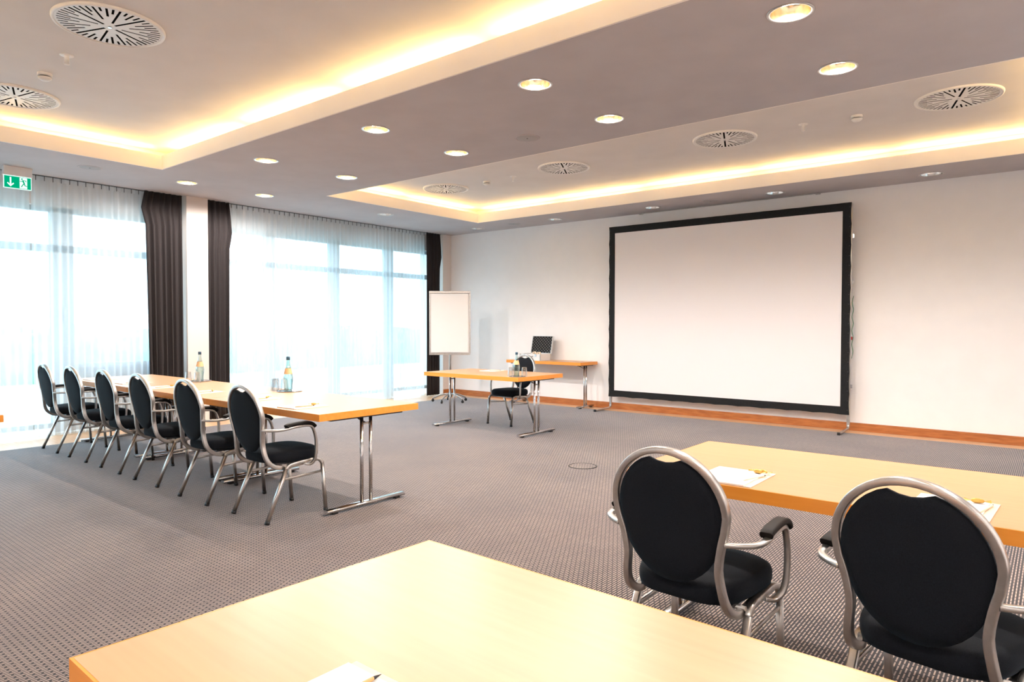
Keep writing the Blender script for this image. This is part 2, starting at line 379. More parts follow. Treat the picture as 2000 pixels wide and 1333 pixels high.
# ------------------------------------------------------------------ curtains
def wavy(y0, y1, x, amp, per, n_per=8, z0=.0, z1=CZ, rows=8, jitter=.25, flare=None, seed=1):
    rnd = random.Random(seed); n = int((y1 - y0) / per * n_per) + 1; vs = []; fs = []
    ph = []; p = 0
    for i in range(n + 1):
        ph.append(p); p += 2 * PI / n_per * (1 + jitter * math.sin(i * .37 + seed) + rnd.uniform(-.15, .15) * jitter)
    am = [amp * (1 + .35 * math.sin(i * .21 + seed * 2)) for i in range(n + 1)]
    for j in range(rows + 1):
        t = j / rows; z = z0 + (z1 - z0) * t
        for i in range(n + 1):
            u = i / n; y = y0 + (y1 - y0) * u
            if flare: y = flare(u, t, y0, y1)
            k = (.55 + .45 * (1 - t)) if t < .97 else .5
            vs.append((x + am[i] * k * math.sin(ph[i] + .25 * math.sin(3 * t + i * .05)), y + .25 * am[i] * math.sin(2 * ph[i] + 2 * t) * (1 - t), z))
    for j in range(rows):
        for i in range(n): a = j * (n + 1) + i; fs.append((a, a + 1, a + n + 2, a + n + 1))
    m_ = MB(); m_.add(vs, fs, True); return m_
def sheer(y0, y1, label, seed):
    t = thing('sheer_curtain', label, 'curtain', group='sheer curtains')
    wavy(y0, y1, -9.49, .018, .085, 8, .005, CZ - .05, 6, seed=seed).build('voile', 'sheer', t)
    # heading tape with gathered pleats and hooks
    h = wavy(y0, y1, -9.49, .010, .085, 6, CZ - .055, CZ - .004, 1, seed=seed); h.build('heading_tape', 'sheer', t)
    hk = MB(); nn = int((y1 - y0) / .085)
    for i in range(nn):
        y = y0 + (i + .5) * (y1 - y0) / nn; hk.box(-9.472, -9.466, y - .003, y + .003, CZ - .06, CZ - .002)
    hk.build('curtain_hooks', 'dark_steel', t)['kind'] = 'stuff'
    return t
sheer(2.62, 3.95, 'white sheer curtain with its right edge at the dark curtain left of the column', 1)
sheer(-.9, 2.60, 'white sheer curtain hanging behind the green exit sign at the far left', 4)
sheer(4.97, 7.60, 'white sheer curtain right of the column, behind the table bottle', 2)
sheer(7.59, 9.02, 'white sheer curtain ending beside the flip chart', 5)
struct(MB().box(-9.49, -9.45, Y0, 4.38, CZ - .004, CZ + .0).build('trim_1', 'dark_steel'))
struct(MB().box(-9.49, -9.45, 4.72, 9.42, CZ - .004, CZ + .0).build('trim_2', 'dark_steel'))
def fl1(u, t, y0, y1):   # bulges toward the sheer just below the top, narrower at the floor
    e = .05 * math.exp(-((t - .93) / .035) ** 2) - .0 * t
    w_ = (y1 - y0) * (1 - .10 * (1 - t))
    return y1 - (1 - u) * (w_ + e)
def fl2(u, t, y0, y1):
    e = .05 * math.exp(-((t - .88) / .06) ** 2); w_ = (y1 - y0) * (1 - .04 * (1 - t)); return y0 + u * (w_ + e)
for (y0, y1, fn, lab, sd) in ((3.87, 4.36, fl1, 'dark grey curtain left of the column', 3), (4.72, 5.03, fl2, 'dark grey curtain right of the column', 6), (8.99, 9.36, fl2, 'dark grey curtain in the far corner behind the flip chart', 8)):
    t = thing('dark_curtain', lab, 'curtain', group='dark side curtains')
    wavy(y0, y1, -9.415, .027, .075, 10, .004, CZ - .004, 14, jitter=.3, flare=fn, seed=sd).build('drape', 'curtain', t, solid=.004)

# ------------------------------------------------------------------ ceiling fittings
def downlight(x, y, label, on=True):
    t = thing('downlight', label, 'light', (x, y, CZ), 0, 'recessed ceiling downlights')
    MB().lathe([(DR - .002, .002), (DR - .001, -.003), (.122, -.006), (.129, -.003), (.129, 0.0), (DR - .001, .003)], 36, caps=(False, False)).build('trim_ring', 'alu', t)
    MB().lathe([(DR - .003, .000), (.108, .03), (.095, .07), (.07, .105), (.045, .12)], 36, caps=(False, True)).build('reflector', 'reflector' if on else 'reflector_off', t)
    MB().lathe([(.001, .072), (.030, .076), (.042, .09), (.040, .118), (.03, .119)], 20, caps=(False, False)).build('lamp', 'lamp' if on else 'lamp_off', t)
    return t
ORD = ['first', 'second', 'third', 'fourth', 'fifth']
rows = {4.0: 'row by left coffer', 5.06: 'row by right coffer', 9.25: 'row above screen wall'}
d0 = d1 = None
for (x, y) in DL:
    if y < 0: lab = 'round recessed downlight in the unseen added row behind the camera'  # row out of view, added by symmetry to brighten the foreground
    elif y in rows:
        k = sorted([p[0] for p in DL if p[1] == y and p[0] < .3], reverse=True)
        lab = 'round recessed downlight, %s from right, %s' % (ORD[k.index(x)], rows[y]) if x < .3 else 'round recessed downlight past the right edge, ' + rows[y]
    else: lab = 'lone unlit recessed downlight between the window wall and the right coffer'
    if y > 6:
        if d1 is None: d1 = downlight(x, y, lab, False)
        else: dup(d1, (x, y, CZ), 0, lab)
    elif d0 is None: d0 = downlight(x, y, lab)
    else: dup(d0, (x, y, CZ), 0, lab)
    if y > 6 or (y < 0 and x < -2): continue   # row by the screen wall is off
    s_ = bpy.data.lights.new('downlight_beam', 'SPOT'); s_.energy = DOWN * (1.25 if y > 5 else .85 if y > 0 else .9); s_.color = (1, .91, .85); s_.spot_size = math.radians(172); s_.spot_blend = .35; s_.shadow_soft_size = .04
    so = bpy.data.objects.new('downlight_beam', s_); C.objects.link(so); so.location = (x, y, CZ + .018)

def vent(x, y, label):
    t = thing('air_diffuser', label, 'vent', (x, y, UZ), .35, 'round swirl air diffusers')
    MB().lathe([(.318, -.014), (.322, -.020), (.334, -.018), (.338, -.008), (.338, 0)], 64, caps=(False, False)).build('rim', 'white', t)
    holes = []; N = 48
    for i in range(N):
        a = 2 * PI * i / N + .02
        r1 = .304; r0 = [.045, .245, .175, .225, .120, .245, .175, .225, .070, .245, .195, .235][i % 12]
        w_ = .0072 if i % 12 else .0090
        ca, sa = math.cos(a), math.sin(a)
        holes.append([(r * ca - s * w_ * sa, r * sa + s * w_ * ca) for r, s in ((r0, -1), (r1, -1), (r1, 1), (r0, 1))])
    holed_plate('slotted_plate', circ(0, 0, .319, 64), holes, -.0135, .0012, 'white', t)
    MB().lathe([(.315, -.010), (.315, -.002)], 48).build('slot_shade_disc', 'slot_shade', t)  # black disc standing in for the shade behind the slots
    MB().lathe([(.012, -.019), (.010, -.016)], 16).build('centre_screw', 'chrome', t)
    return t
v0 = vent(-5.04, 1.86, 'large round slotted air diffuser nearest the camera, upper left')
for x, y, lab in ((-7.24, 1.89, 'round slotted air diffuser cut by the left edge of the photo'), (-.72, 7.18, 'round slotted air diffuser at the far right of the right coffer'), (-2.85, 7.18, 'round slotted air diffuser, second from the right in the right coffer'),
                  (-4.98, 7.19, 'round slotted air diffuser, third from the right in the right coffer'), (-7.10, 7.18, 'round slotted air diffuser at the window end of the right coffer')):
    dup(v0, (x, y, UZ), random.uniform(0, .6), lab)
def sprinkler(x, y, label):
    t = thing('sprinkler', label, 'sprinkler', (x, y, UZ), 0, 'ceiling sprinklers')
    MB().lathe([(.001, -.002), (.030, -.004), (.046, -.002), (.047, 0)], 24, caps=(False, False)).build('rosette', 'white', t)
    MB().lathe([(.016, -.002), (.015, -.060), (.019, -.063), (.019, -.068), (.010, -.072)], 16, caps=(False, True)).build('stem', 'white', t)
    return t
s0 = sprinkler(-5.86, 1.86, 'small sprinkler hanging beside the nearest round diffuser')
dup(s0, (-2.03, 7.17, UZ), 0, 'small sprinkler between the two rightmost diffusers')
dup(s0, (-5.82, 7.19, UZ), 0, 'small sprinkler between the two diffusers nearest the windows')
def smoke(x, y, label):
    t = thing('smoke_detector', label, 'smoke detector', (x, y, UZ), 0, 'smoke detectors')
    MB().lathe([(.052, 0), (.053, -.020), (.048, -.024)], 28, caps=(False, True)).build('base', 'white', t)
    MB().lathe([(.040, -.024), (.040, -.032)], 28).build('vent_gap', 'dark_steel', t)
    MB().lathe([(.050, -.031), (.047, -.042), (.030, -.056), (.012, -.060)], 28, caps=(True, True)).build('dome', 'white', t)
    return t
s0 = smoke(-6.42, 1.88, 'white smoke detector between the two left diffusers')
dup(s0, (-1.545, 7.20, UZ), 0, 'white smoke detector left of the rightmost diffuser')
dup(s0, (-6.31, 7.20, UZ), 0, 'tiny white smoke detector near the window end diffuser')
def speaker(x, y, label):
    t = thing('ceiling_speaker', label, 'speaker', (x, y, CZ), 0, 'flush ceiling speakers')
    MB().lathe([(.104, -.002), (.108, -.006), (.120, -.004), (.122, 0)], 40, caps=(False, False)).build('rim', 'ceiling', t)
    MB().lathe([(.105, -.002), (.10, -.005), (.03, -.006)], 40, caps=(False, True)).build('grille', 'speaker_grey', t)
    MB().lathe([(.008, -.008), (.007, -.006)], 12).build('centre_badge', 'dark_steel', t)
    return t
s0 = speaker(-3.942, 5.08, 'round flush ceiling speaker between the middle downlights')
dup(s0, (-8.553, 2.93, CZ), 0, 'round flush ceiling speaker near the exit sign')
dup(s0, (-3.87, 9.25, CZ), 0, 'round flush ceiling speaker above the projection screen')
dup(s0, (-7.44, 9.20, CZ), 0, 'faint round ceiling speaker near the far corner')
r_ = thing('ceiling_rail', 'thin grey rail along the ceiling edge above the projection screen', 'rail', (-3.84, 9.60, CZ))
MB().box(-1.32, 1.32, -.010, .010, -.012, 0).build('track', 'alu', r_)
for s_ in (-1, 1): MB().box(s_ * 1.32 - .03, s_ * 1.32 + .03, -.018, .018, -.022, 0).build('end_bracket', 'alu', r_, bevel=.003)

# exit sign, hangs from the soffit in front of the sheer curtain
ex = thing('exit_sign', 'green lit emergency exit sign with down arrow and running figure', 'sign', (-9.19, 2.41, CZ))
MB().box(-.03, .03, -.136, .136, -.10, 0).build('housing', 'white', ex, bevel=.003)
MB().box(-.006, .006, -.133, .133, -.245, -.10).build('panel_edge', 'sign_white', ex)
MB().box(.006, .009, -.126, .126, -.238, -.108).build('green_face', 'sign_green', ex)
def yz(poly, x0=.009, x1=.0105):
    p = MB(); n_ = len(poly); vs = [(x0, y, z) for y, z in poly] + [(x1, y, z) for y, z in poly]
    p.add(vs, [tuple(range(n_)), tuple(reversed(range(n_, 2 * n_)))] + [(i, (i + 1) % n_, n_ + (i + 1) % n_, n_ + i) for i in range(n_)]); return p
ar = yz([(-.075, -.120), (-.060, -.120), (-.060, -.197), (-.041, -.180), (-.034, -.190), (-.0675, -.226), (-.101, -.190), (-.094, -.180), (-.075, -.197)])
ar.build('down_arrow', 'sign_white', ex)
dr = yz([(.018, -.112), (.090, -.112), (.090, -.234), (.018, -.234)]); dr.build('doorway_symbol', 'sign_white', ex)
rn = MB()
def limb(p0, p1, w_):
    d = Vector((p1[0] - p0[0], p1[1] - p0[1])); d.normalize(); nx_, ny_ = -d.y * w_, d.x * w_
    q = yz([(p0[0] + nx_, p0[1] + ny_), (p1[0] + nx_, p1[1] + ny_), (p1[0] - nx_, p1[1] - ny_), (p0[0] - nx_, p0[1] - ny_)], .0105, .012); rn.add(q.v, q.f)
hd_ = yz([(.040 + .0085 * math.cos(a), -.128 + .0085 * math.sin(a)) for a in [i * PI / 5 for i in range(10)]], .0105, .012); rn.add(hd_.v, hd_.f)
limb((.046, -.140), (.062, -.178), .0075); limb((.047, -.143), (.070, -.140), .0035); limb((.070, -.140), (.082, -.156), .0035)
limb((.046, -.146), (.030, -.158), .0035); limb((.030, -.158), (.020, -.152), .0035)
limb((.062, -.178), (.045, -.195), .0050); limb((.045, -.195), (.034, -.218), .0045); limb((.062, -.178), (.068, -.200), .0050); limb((.068, -.200), (.088, -.205), .0040)
rn.build('running_figure', 'sign_green', ex)

# ------------------------------------------------------------------ tables
TZ = .74
def table(name, label, x0, x1, y0, y1, z=TZ, group=None, narrow=False, rot=0, cat='table'):
    cx, cy = (x0 + x1) / 2, (y0 + y1) / 2; hx, hy = (x1 - x0) / 2, (y1 - y0) / 2
    t = thing(name, label, cat, (cx, cy, 0), rot, group)
    e = .006
    MB().box(-hx + e, hx - e, -hy + e, hy - e, z - .048, z).build('tabletop', 'beech_top', t)
    bm = MB()
    bm.box(-hx, hx, -hy, -hy + e, z - .050, z - .0004); bm.box(-hx, hx, hy - e, hy, z - .050, z - .0004)
    bm.box(-hx, -hx + e, -hy + e, hy - e, z - .050, z - .0004); bm.box(hx - e, hx, -hy + e, hy - e, z - .050, z - .0004)
    bm.build('edge_band', 'beech_edge', t)
    fy = hy - (.10 if not narrow else .03); dy = .042 if not narrow else .03
    for s in (-1, 1):
        px = s * (hx - .072)
        for q in (-1, 1):
            MB().tube([(px, q * dy, .028), (px, q * dy, z - .05)], .0135, 16, ref=(1, 0, 0)).build('leg', 'chrome', t)
        fb = MB().sweep([(px, -fy, .026), (px, fy, .026)], rrect(.052, .026, .010, 3), ref=(1, 0, 0)).build('foot_bar', 'chrome', t)
        for q in (-1, 1):
            MB().box(px - .022, px + .022, q * (fy - .07) - .02, q * (fy - .07) + .02, .0005, .013).build('foot_pad', 'black_plastic', fb)
        MB().tube([(px, -dy, z - .115), (px, dy, z - .115)], .008, 10, ref=(0, 0, 1)).build('cross_bar', 'chrome', t)
        MB().sweep([(px - s * .01, 0, z - .115), (px - s * .19, 0, z - .052)], rrect(.02, .006, .002), ref=(0, 1, 0)).build('folding_strut', 'dark_steel', t)
        MB().box(px - .03, px + .03, -hy * .72, hy * .72, z - .066, z - .049).build('mounting_rail', 'dark_steel', t)
    return t
LY0, LY1 = 2.754, 3.680
G1 = 'beech folding tables of the left row'
xs = [-3.951, -5.551, -7.168, -8.80]
labs = ['beech folding table at the free right end of the left row', 'beech folding table in the middle of the left row', 'beech folding table of the left row nearest the windows']
for i in range(3): table('folding_table', labs[i], xs[i + 1] + .002, xs[i], LY0, LY1, group=G1)
table('folding_table', 'beech desk table standing alone in front of the flip chart', -6.550, -4.949, 6.207, 7.136)
table('folding_table', 'beech folding table on the right with two armchairs drawn up', -1.447, .17, 2.54, 3.466)
table('folding_table', 'big beech table filling the bottom foreground', -1.4088, 0.2062, 0.4246, 1.3306, rot=-0.0192)
table('folding_table', 'beech table whose orange end just enters at the left edge', -7.20, -5.60, .45, 1.369)
table('side_table', 'narrow beech side table by the wall carrying the open aluminium case', -7.50, -5.955, 9.08, 9.60, z=.76, narrow=True)

# ------------------------------------------------------------------ chairs
ZP = [(.39, .050), (.43, .022), (.48, .006), (.553, -.001), (.65, -.010), (.75, -.025), (.85, -.044), (.94, -.064), (1.0, -.076)]
def yb(z):
    for (a, ya), (b_, yb_) in zip(ZP, ZP[1:]):
        if z <= b_: return ya + (yb_ - ya) * (z - a) / (b_ - a)
    return ZP[-1][1]
HZ, HR = .730, .207
def make_chair(label, group):
    t = thing('armchair', label, 'chair', group=group)
    # bent backrest hoop running down into the side rails
    side = [(.190, .30, .378), (.190, .20, .366), (.190, .115, .367), (.189, .062, .388), (.186, .026, .425), (.180, .008, .475), (.172, -.001, .545), (.183, -.008, .62), (.199, -.017, .68)]
    R_ = catmull(side, 3)
    arc = [(HR * math.cos(a), yb(HZ + HR * math.sin(a)), HZ + HR * math.sin(a)) for a in [PI * i / 28 for i in range(29)]]
    path = list(R_) + [Vector(p) for p in arc] + [Vector((-p[0], p[1], p[2])) for p in reversed(R_)]
    MB().sweep(path, rrect(.030, .023, .0035), ref=(0, 1, 0)).build('back_frame', 'alu', t)
    # oval padded backrest with a hand hole at the top
    n = 40; rings = 7; vs = []; fs = []
    zc, rt, rb, rx = .715, .205, .245, .193
    for sgn, bul in ((1, .034), (-1, .016)):
        base = len(vs)
        for k in range(rings + 1):
            s_ = 1 - (k / rings) ** 1.0
            for i in range(n):
                a = 2 * PI * i / n; c_, q = math.cos(a), math.sin(a)
                x = rx * c_ * s_; z = zc + (rt if q > 0 else rb) * q * s_
                zt = zc + rt * math.sqrt(max(0, 1 - (x / rx) ** 2))
                if q > 0 and abs(x) < .062: z = zc + (z - zc) * (1 - .13 * (1 - (x / .062) ** 2) * s_ ** 2)
                th = (1 - s_ ** 3.2)
                vs.append((x, yb(z) + sgn * (.007 + bul * th ** .75), z))
        for k in range(rings):
            for i in range(n):
                i2 = (i + 1) % n; fs.append((base + k * n + i, base + k * n + i2, base + (k + 1) * n + i2, base + (k + 1) * n + i))
    h = (rings + 1) * n
    for i in range(n): i2 = (i + 1) % n; fs.append((i, i2, h + i2, h + i))
    b_ = MB(); b_.add(vs, fs, True); b_.build('backrest', 'fabric', t)
    # seat cushion
    n = 44; vs = []; fs = []
    prof = [(.0, .398), (.90, .398), (.975, .404), (1.0, .425), (1.0, .448), (.975, .466), (.90, .478), (.6, .487), (.0, .489)]
    for r, z in prof:
        for i in range(n):
            a = 2 * PI * i / n; c_, q = math.cos(a), math.sin(a)
            ex_ = .55; xx = math.copysign(abs(c_) ** ex_, c_); yy = math.copysign(abs(q) ** ex_, q)
            hw_ = .212 + .022 * yy
            vs.append((hw_ * xx * r, .248 + .222 * yy * r - .012 * (xx * xx) * max(yy, 0), z))
    for k in range(len(prof) - 1):
        for i in range(n): i2 = (i + 1) % n; fs.append((k * n + i, k * n + i2, (k + 1) * n + i2, (k + 1) * n + i))
    s_ = MB(); s_.add(vs, fs, True); s_.build('seat', 'fabric', t)
    sf = MB().box(-.175, .175, .10, .42, .386, .399).build('seat_pan', 'dark_steel', t)
    for s in (-1, 1):
        rail = catmull([(s * .213, .150, .352), (s * .212, .172, .374), (s * .210, .22, .383), (s * .211, .32, .392), (s * .213, .385, .394), (s * .216, .425, .382), (s * .218, .444, .355)], 3)
        MB().sweep(rail, rrect(.024, .024, .005), ref=(1, 0, 0)).build('side_rail', 'alu', t)
        lg = MB().sweep([(s * .213, .152, .355), (s * .220, .0, .012)], rrect(.028, .022, .005), ref=(1, 0, 0)).build('leg', 'alu', t)
        MB().sweep([(s * .2198, .004, .022), (s * .220, -.003, .0)], rrect(.031, .025, .005), ref=(1, 0, 0)).build('foot_cap', 'black_plastic', lg)
        lg = MB().sweep([(s * .218, .443, .358), (s * .220, .471, .012)], rrect(.026, .022, .005), ref=(1, 0, 0)).build('leg', 'alu', t)
        MB().sweep([(s * .220, .470, .022), (s * .220, .472, .0)], rrect(.029, .025, .005), ref=(1, 0, 0)).build('foot_cap', 'black_plastic', lg)
        for zz in (.10, .20):
            MB().lathe([(.006, 0), (.006, .003)], 10, M_=Matrix.Translation((s * .220, .471 - zz * .085 + .012, zz)) @ Matrix.Rotation(-PI / 2, 4, 'X')).build('screw', 'dark_steel', lg)
        MB().sweep([(s * .216, .118, .285), (s * .219, .445, .30)], rrect(.010, .018, .004), ref=(1, 0, 0)).build('stretcher', 'alu', t)
        arm = catmull([(s * .196, -.016, 0.642), (s * .235, .004, 0.642), (s * .278, .045, 0.643), (s * .292, .10, 0.647), (s * .290, .17, 0.655), (s * .283, .27, 0.655), (s * .279, .315, 0.642), (s * .277, .338, 0.602), (s * .277, .352, .54), (s * .274, .352, .45), (s * .262, .345, .395), (s * .238, .325, .368), (s * .214, .300, .372)], 4)
        MB().sweep(arm, rrect(.024, .017, .005), ref=(1, 0, 0)).build('armrest_tube', 'alu', t)
        pad = catmull([(s * .289, .105, 0.663), (s * .288, .13, 0.672), (s * .284, .20, 0.677), (s * .281, .27, 0.676), (s * .279, .315, 0.663), (s * .278, .338, 0.642)], 4)
        MB().sweep(pad, rrect(.044, .024, .009, 3), ref=(1, 0, 0)).build('arm_pad', 'arm_pad', t)
    for y in (.15, .40): MB().tube([(-.205, y, .380), (.205, y, .380)], .009, 8, ref=(0, 0, 1)).build('under_bar', 'alu', t)
    return t
GL = 'armchairs along the left row of tables'
c0 = make_chair('black padded armchair at the near right end of the left row', GL); c0.location = (-4.368, 2.473, 0)
for x, dy, r, lab in ((-5.162, -.020, 0, 'black armchair second from the near end of the left row'), (-6.036, -.008, .005, 'black armchair third from the near end of the left row'),
                      (-6.820, 0, -.005, 'black armchair fourth from the near end of the left row'), (-7.627, -.005, .01, 'black armchair of the left row, next to the one by the window'), (-8.396, -.015, 0, 'black armchair of the left row closest to the windows')):
    dup(c0, (x, 2.473 + dy, 0), r, lab)
dup(c0, (-1.032, 2.155, 0), -.03, 'black round-backed armchair at the left end of the right table', 'armchairs at the right table')
dup(c0, (-.296, 2.153, 0), -.157, 'black round-backed armchair cut by the bottom right corner', 'armchairs at the right table')
d_ = dup(c0, (-5.86, 7.45, 0), PI - .06, 'black armchair behind the lone desk, facing the room', None)
if 'group' in d_: del d_['group']

# ------------------------------------------------------------------ projection screen
ps = thing('projection_screen', 'large white projection screen in a black border on silver feet', 'screen', (-3.875, 9.482, 0))
hw, z0, z1, bw = 1.796, .206, 2.953, .105
MB().box(-hw + bw - .01, hw - bw + .01, .004, .008, z0 + bw - .01, z1 - bw + .01).build('projection_cloth', 'screen', ps)
br = MB()
def strip(a, b_, horiz, seed):   # border strip whose free outer edge sags between its studs
    rnd = random.Random(seed); nseg = 48; vs = []; fs = []
    for i in range(nseg + 1):
        u = a + (b_ - a) * i / nseg; wv = .006 * abs(math.sin(i * PI / 4)) + rnd.uniform(0, .002)
        for x_, y_ in ((0, 0), (bw, 0)): vs.append((u, x_, wv) if horiz else (x_, u, wv))
    return vs, fs
def border(x0, x1, za, zb, wavy_side):
    n = 40; vs = []; fs = []; rnd = random.Random(wavy_side)
    for i in range(n + 1):
        w_ = .007 * abs(math.sin(i * PI / 4)) + rnd.uniform(0, .002) if 0 < i < n else 0
        if wavy_side in (0, 1):
            z = za + (zb - za) * i / n; p0 = (x0 + (w_ if wavy_side == 0 else 0), z); p1 = (x1 - (w_ if wavy_side == 1 else 0), z)
        else:
            x = x0 + (x1 - x0) * i / n; p0 = (x, za + (w_ if wavy_side == 2 else 0)); p1 = (x, zb - (w_ * .3 if wavy_side == 3 else 0))
        for y in (-.003, .009): vs += [(p0[0], y, p0[1]), (p1[0], y, p1[1])]
    for i in range(n):
        a, b_ = i * 4, i * 4 + 4
        fs += [(a, a + 1, b_ + 1, b_), (a + 2, b_ + 2, b_ + 3, a + 3), (a, b_, b_ + 2, a + 2), (a + 1, a + 3, b_ + 3, b_ + 1)]
    fs += [(0, 2, 3, 1), (n * 4, n * 4 + 1, n * 4 + 3, n * 4 + 2)]
    m_ = MB(); m_.add(vs, fs); return m_
border(-hw, -hw + bw, z0, z1, 0).build('black_border', 'screen_black', ps); border(hw - bw, hw, z0, z1, 1).build('black_border', 'screen_black', ps)
border(-hw + bw, hw - bw, z0, z0 + bw, 2).build('black_border', 'screen_black', ps); border(-hw + bw, hw - bw, z1 - bw, z1, 3).build('black_border', 'screen_black', ps)
fr = MB(); e = .014
for (x0, x1, za, zb) in ((-hw + .01, -hw + .042, .05, z1 - .01), (hw - .030, hw + .004, .05, z1 - .01)): fr.box(x0, x1, e, e + .032, za, zb)
for (x0, x1, za, zb) in ((-hw + .02, hw - .02, z0 + .01, z0 + .04), (-hw + .02, hw - .02, z1 - .04, z1 - .01)): fr.box(x0, x1, e, e + .032, za, zb)
fr.build('folding_frame', 'alu', ps)
for s in (-1, 1):
    px = s * (hw - .012) if s > 0 else -hw + .03
    ft = catmull([(px, e + .016, .22), (px, e + .016, .10), (px, e + .005, .045), (px, e - .04, .024), (px, -.15, .020), (px, -.44, .018)], 4)
    lg = MB().sweep(ft, rrect(.030, .030, .006), ref=(1, 0, 0)).build('foot', 'alu', ps)
    MB().box(px - .017, px + .017, -.475, -.44, .001, .035).build('foot_cap', 'black_plastic', lg, bevel=.004)
    for zz in (.55, 1.2, 1.9, 2.5):
        MB().box(px - .004, px + .036 if s > 0 else px + .02, e + .03, e + .05, zz, zz + .05).build('hinge', 'chrome', ps)
    for i in range(22):
        z = z0 + .06 + i * (z1 - z0 - .12) / 21
        MB().lathe([(.006, 0), (.006, .004)], 8, M_=Matrix.Translation((s * (hw - .02), -.004, z)) @ Matrix.Rotation(PI / 2, 4, 'X')).build('snap_stud', 'dark_steel', ps)
cb = catmull([(hw + .012, e + .03, 1.75 - i * .09 + 0) if i % 2 else (hw + .030, e + .02, 1.75 - i * .09) for i in range(10)], 3)
MB().tube(cb, .004, 6, ref=(0, 1, 0)).build('strap', 'green_tag', ps)
MB().box(hw + .008, hw + .022, e + .01, e + .03, 1.18, 1.22).build('strap_clip', 'red_tag', ps)

# ------------------------------------------------------------------ flip chart
fc = thing('flip_chart', 'silver flip chart stand with blank white pad in the far corner', 'flip chart', (-8.33, 8.52, 0), .68)
Bz0, Bz1 = .86, 1.93
MB().box(-.345, .345, -.012, .006, Bz0, Bz1).build('board', 'white', fc)
for s in (-1, 1): MB().box(s * .352 - .013, s * .352 + .013, -.020, .012, Bz0, Bz1).build('side_frame', 'alu', fc, bevel=.004)
MB().box(-.365, .365, -.035, .012, Bz1 - .008, Bz1 + .035).build('clamp_bar', 'alu', fc, bevel=.006)
tr_ = MB(); tr_.box(-.36, .36, -.060, .012, Bz0 - .022, Bz0 - .010); tr_.box(-.36, .36, -.064, -.056, Bz0 - .022, Bz0 + .016); tr_.build('pen_tray', 'alu', fc)
MB().box(-.325, .325, -.024, -.012, Bz0 + .02, Bz1 - .012).build('paper_pad', 'paper', fc)
MB().tube([(0, .035, .12), (0, .035, 1.5)], .019, 16, ref=(1, 0, 0)).build('pole', 'alu', fc)
MB().box(-.03, .03, .006, .05, 1.30, 1.50).build('head_bracket', 'dark_steel', fc)
MB().lathe([(.03, .08), (.036, .10), (.036, .16), (.024, .175)], 20, c=(0, .035, 0)).build('hub', 'dark_steel', fc)
for k in range(5):
    a = 2 * PI * k / 5 + .55; dx, dy = math.cos(a), math.sin(a)
    lg = MB().sweep(catmull([(0 + dx * .02, .035 + dy * .02, .145), (dx * .12, .035 + dy * .12, .135), (dx * .22, .035 + dy * .22, .105), (dx * .31, .035 + dy * .31, .062)], 4), rrect(.028, .016, .006), ref=(0, 0, 1)).build('leg', 'alu', fc)
    c_ = Vector((dx * .31, .035 + dy * .31, .026))
    cs = MB().lathe([(.020, -.012), (.025, -.009), (.025, .009), (.020, .012)], 16, M_=Matrix.Translation(c_) @ Matrix.Rotation(a, 4, 'Z') @ Matrix.Rotation(PI / 2, 4, 'X')); cs.box(c_.x - .008, c_.x + .008, c_.y - .008, c_.y + .008, .03, .064); cs.build('caster', 'black_plastic', lg)

# ------------------------------------------------------------------ aluminium case, open
cs = thing('aluminium_case', 'open aluminium presentation case with black egg-crate foam lid', 'case', (-6.985, 9.24, .76))
cw, cd, ch = .215, .150, .115
bx = MB(); th = .006
bx.box(-cw, cw, -cd, cd, .001, th); bx.box(-cw, cw, -cd, -cd + th, th, ch); bx.box(-cw, cw, cd - th, cd, th, ch); bx.box(-cw, -cw + th, -cd + th, cd - th, th, ch); bx.box(cw - th, cw, -cd + th, cd - th, th, ch)
bx.build('body', 'white', cs)
MB().box(-cw + th, cw - th, -cd + th, cd - th, th, .085).build('foam_lining', 'foam', cs)
for sx in (-1, 1):
    for sy in (-1, 1): MB().box(sx * cw - .008, sx * cw + .008, sy * cd - .008, sy * cd + .008, .0015, ch + .002).build('corner_guard', 'alu', cs, bevel=.003)
for x in (-.12, .12): MB().box(x - .018, x + .018, -cd - .006, -cd, ch - .045, ch - .005).build('latch', 'chrome', cs, bevel=.002)
MB().sweep(catmull([(-.06, -cd - .002, ch - .04), (-.05, -cd - .02, ch - .045), (.05, -cd - .02, ch - .045), (.06, -cd - .002, ch - .04)], 4), rrect(.010, .012, .003), ref=(0, 0, 1)).build('handle', 'black_plastic', cs)
LM = Matrix.Translation((0, cd, ch + .004)) @ Matrix.Rotation(math.radians(-13), 4, 'X')
LH = .305
ld = MB(); ld.box(-cw, cw, .030, .036, 0, LH); ld.box(-cw, cw, 0, .030, LH - th, LH); ld.box(-cw, cw, 0, .030, 0, th); ld.box(-cw, -cw + th, 0, .030, th, LH - th); ld.box(cw - th, cw, 0, .030, th, LH - th)
ld.xform(LM).build('lid', 'alu', cs)
MB().box(-cw + th, cw - th, .008, .030, th, LH - th).xform(LM).build('lid_foam', 'foam', cs)
eg = MB(); nx_, nz_ = 14, 11
for i in range(nx_):
    for j in range(nz_):
        if (i + j) % 2: continue
        x = -cw + .02 + i * (2 * cw - .04) / (nx_ - 1); z = .02 + j * (LH - .04) / (nz_ - 1)
        eg.add([(x - .008, .008, z - .008), (x + .008, .008, z - .008), (x + .008, .008, z + .008), (x - .008, .008, z + .008), (x, -.004, z)], [(0, 1, 4), (1, 2, 4), (2, 3, 4), (3, 0, 4)])
eg.xform(LM).build('foam_peaks', 'foam_tip', cs)['kind'] = 'stuff'
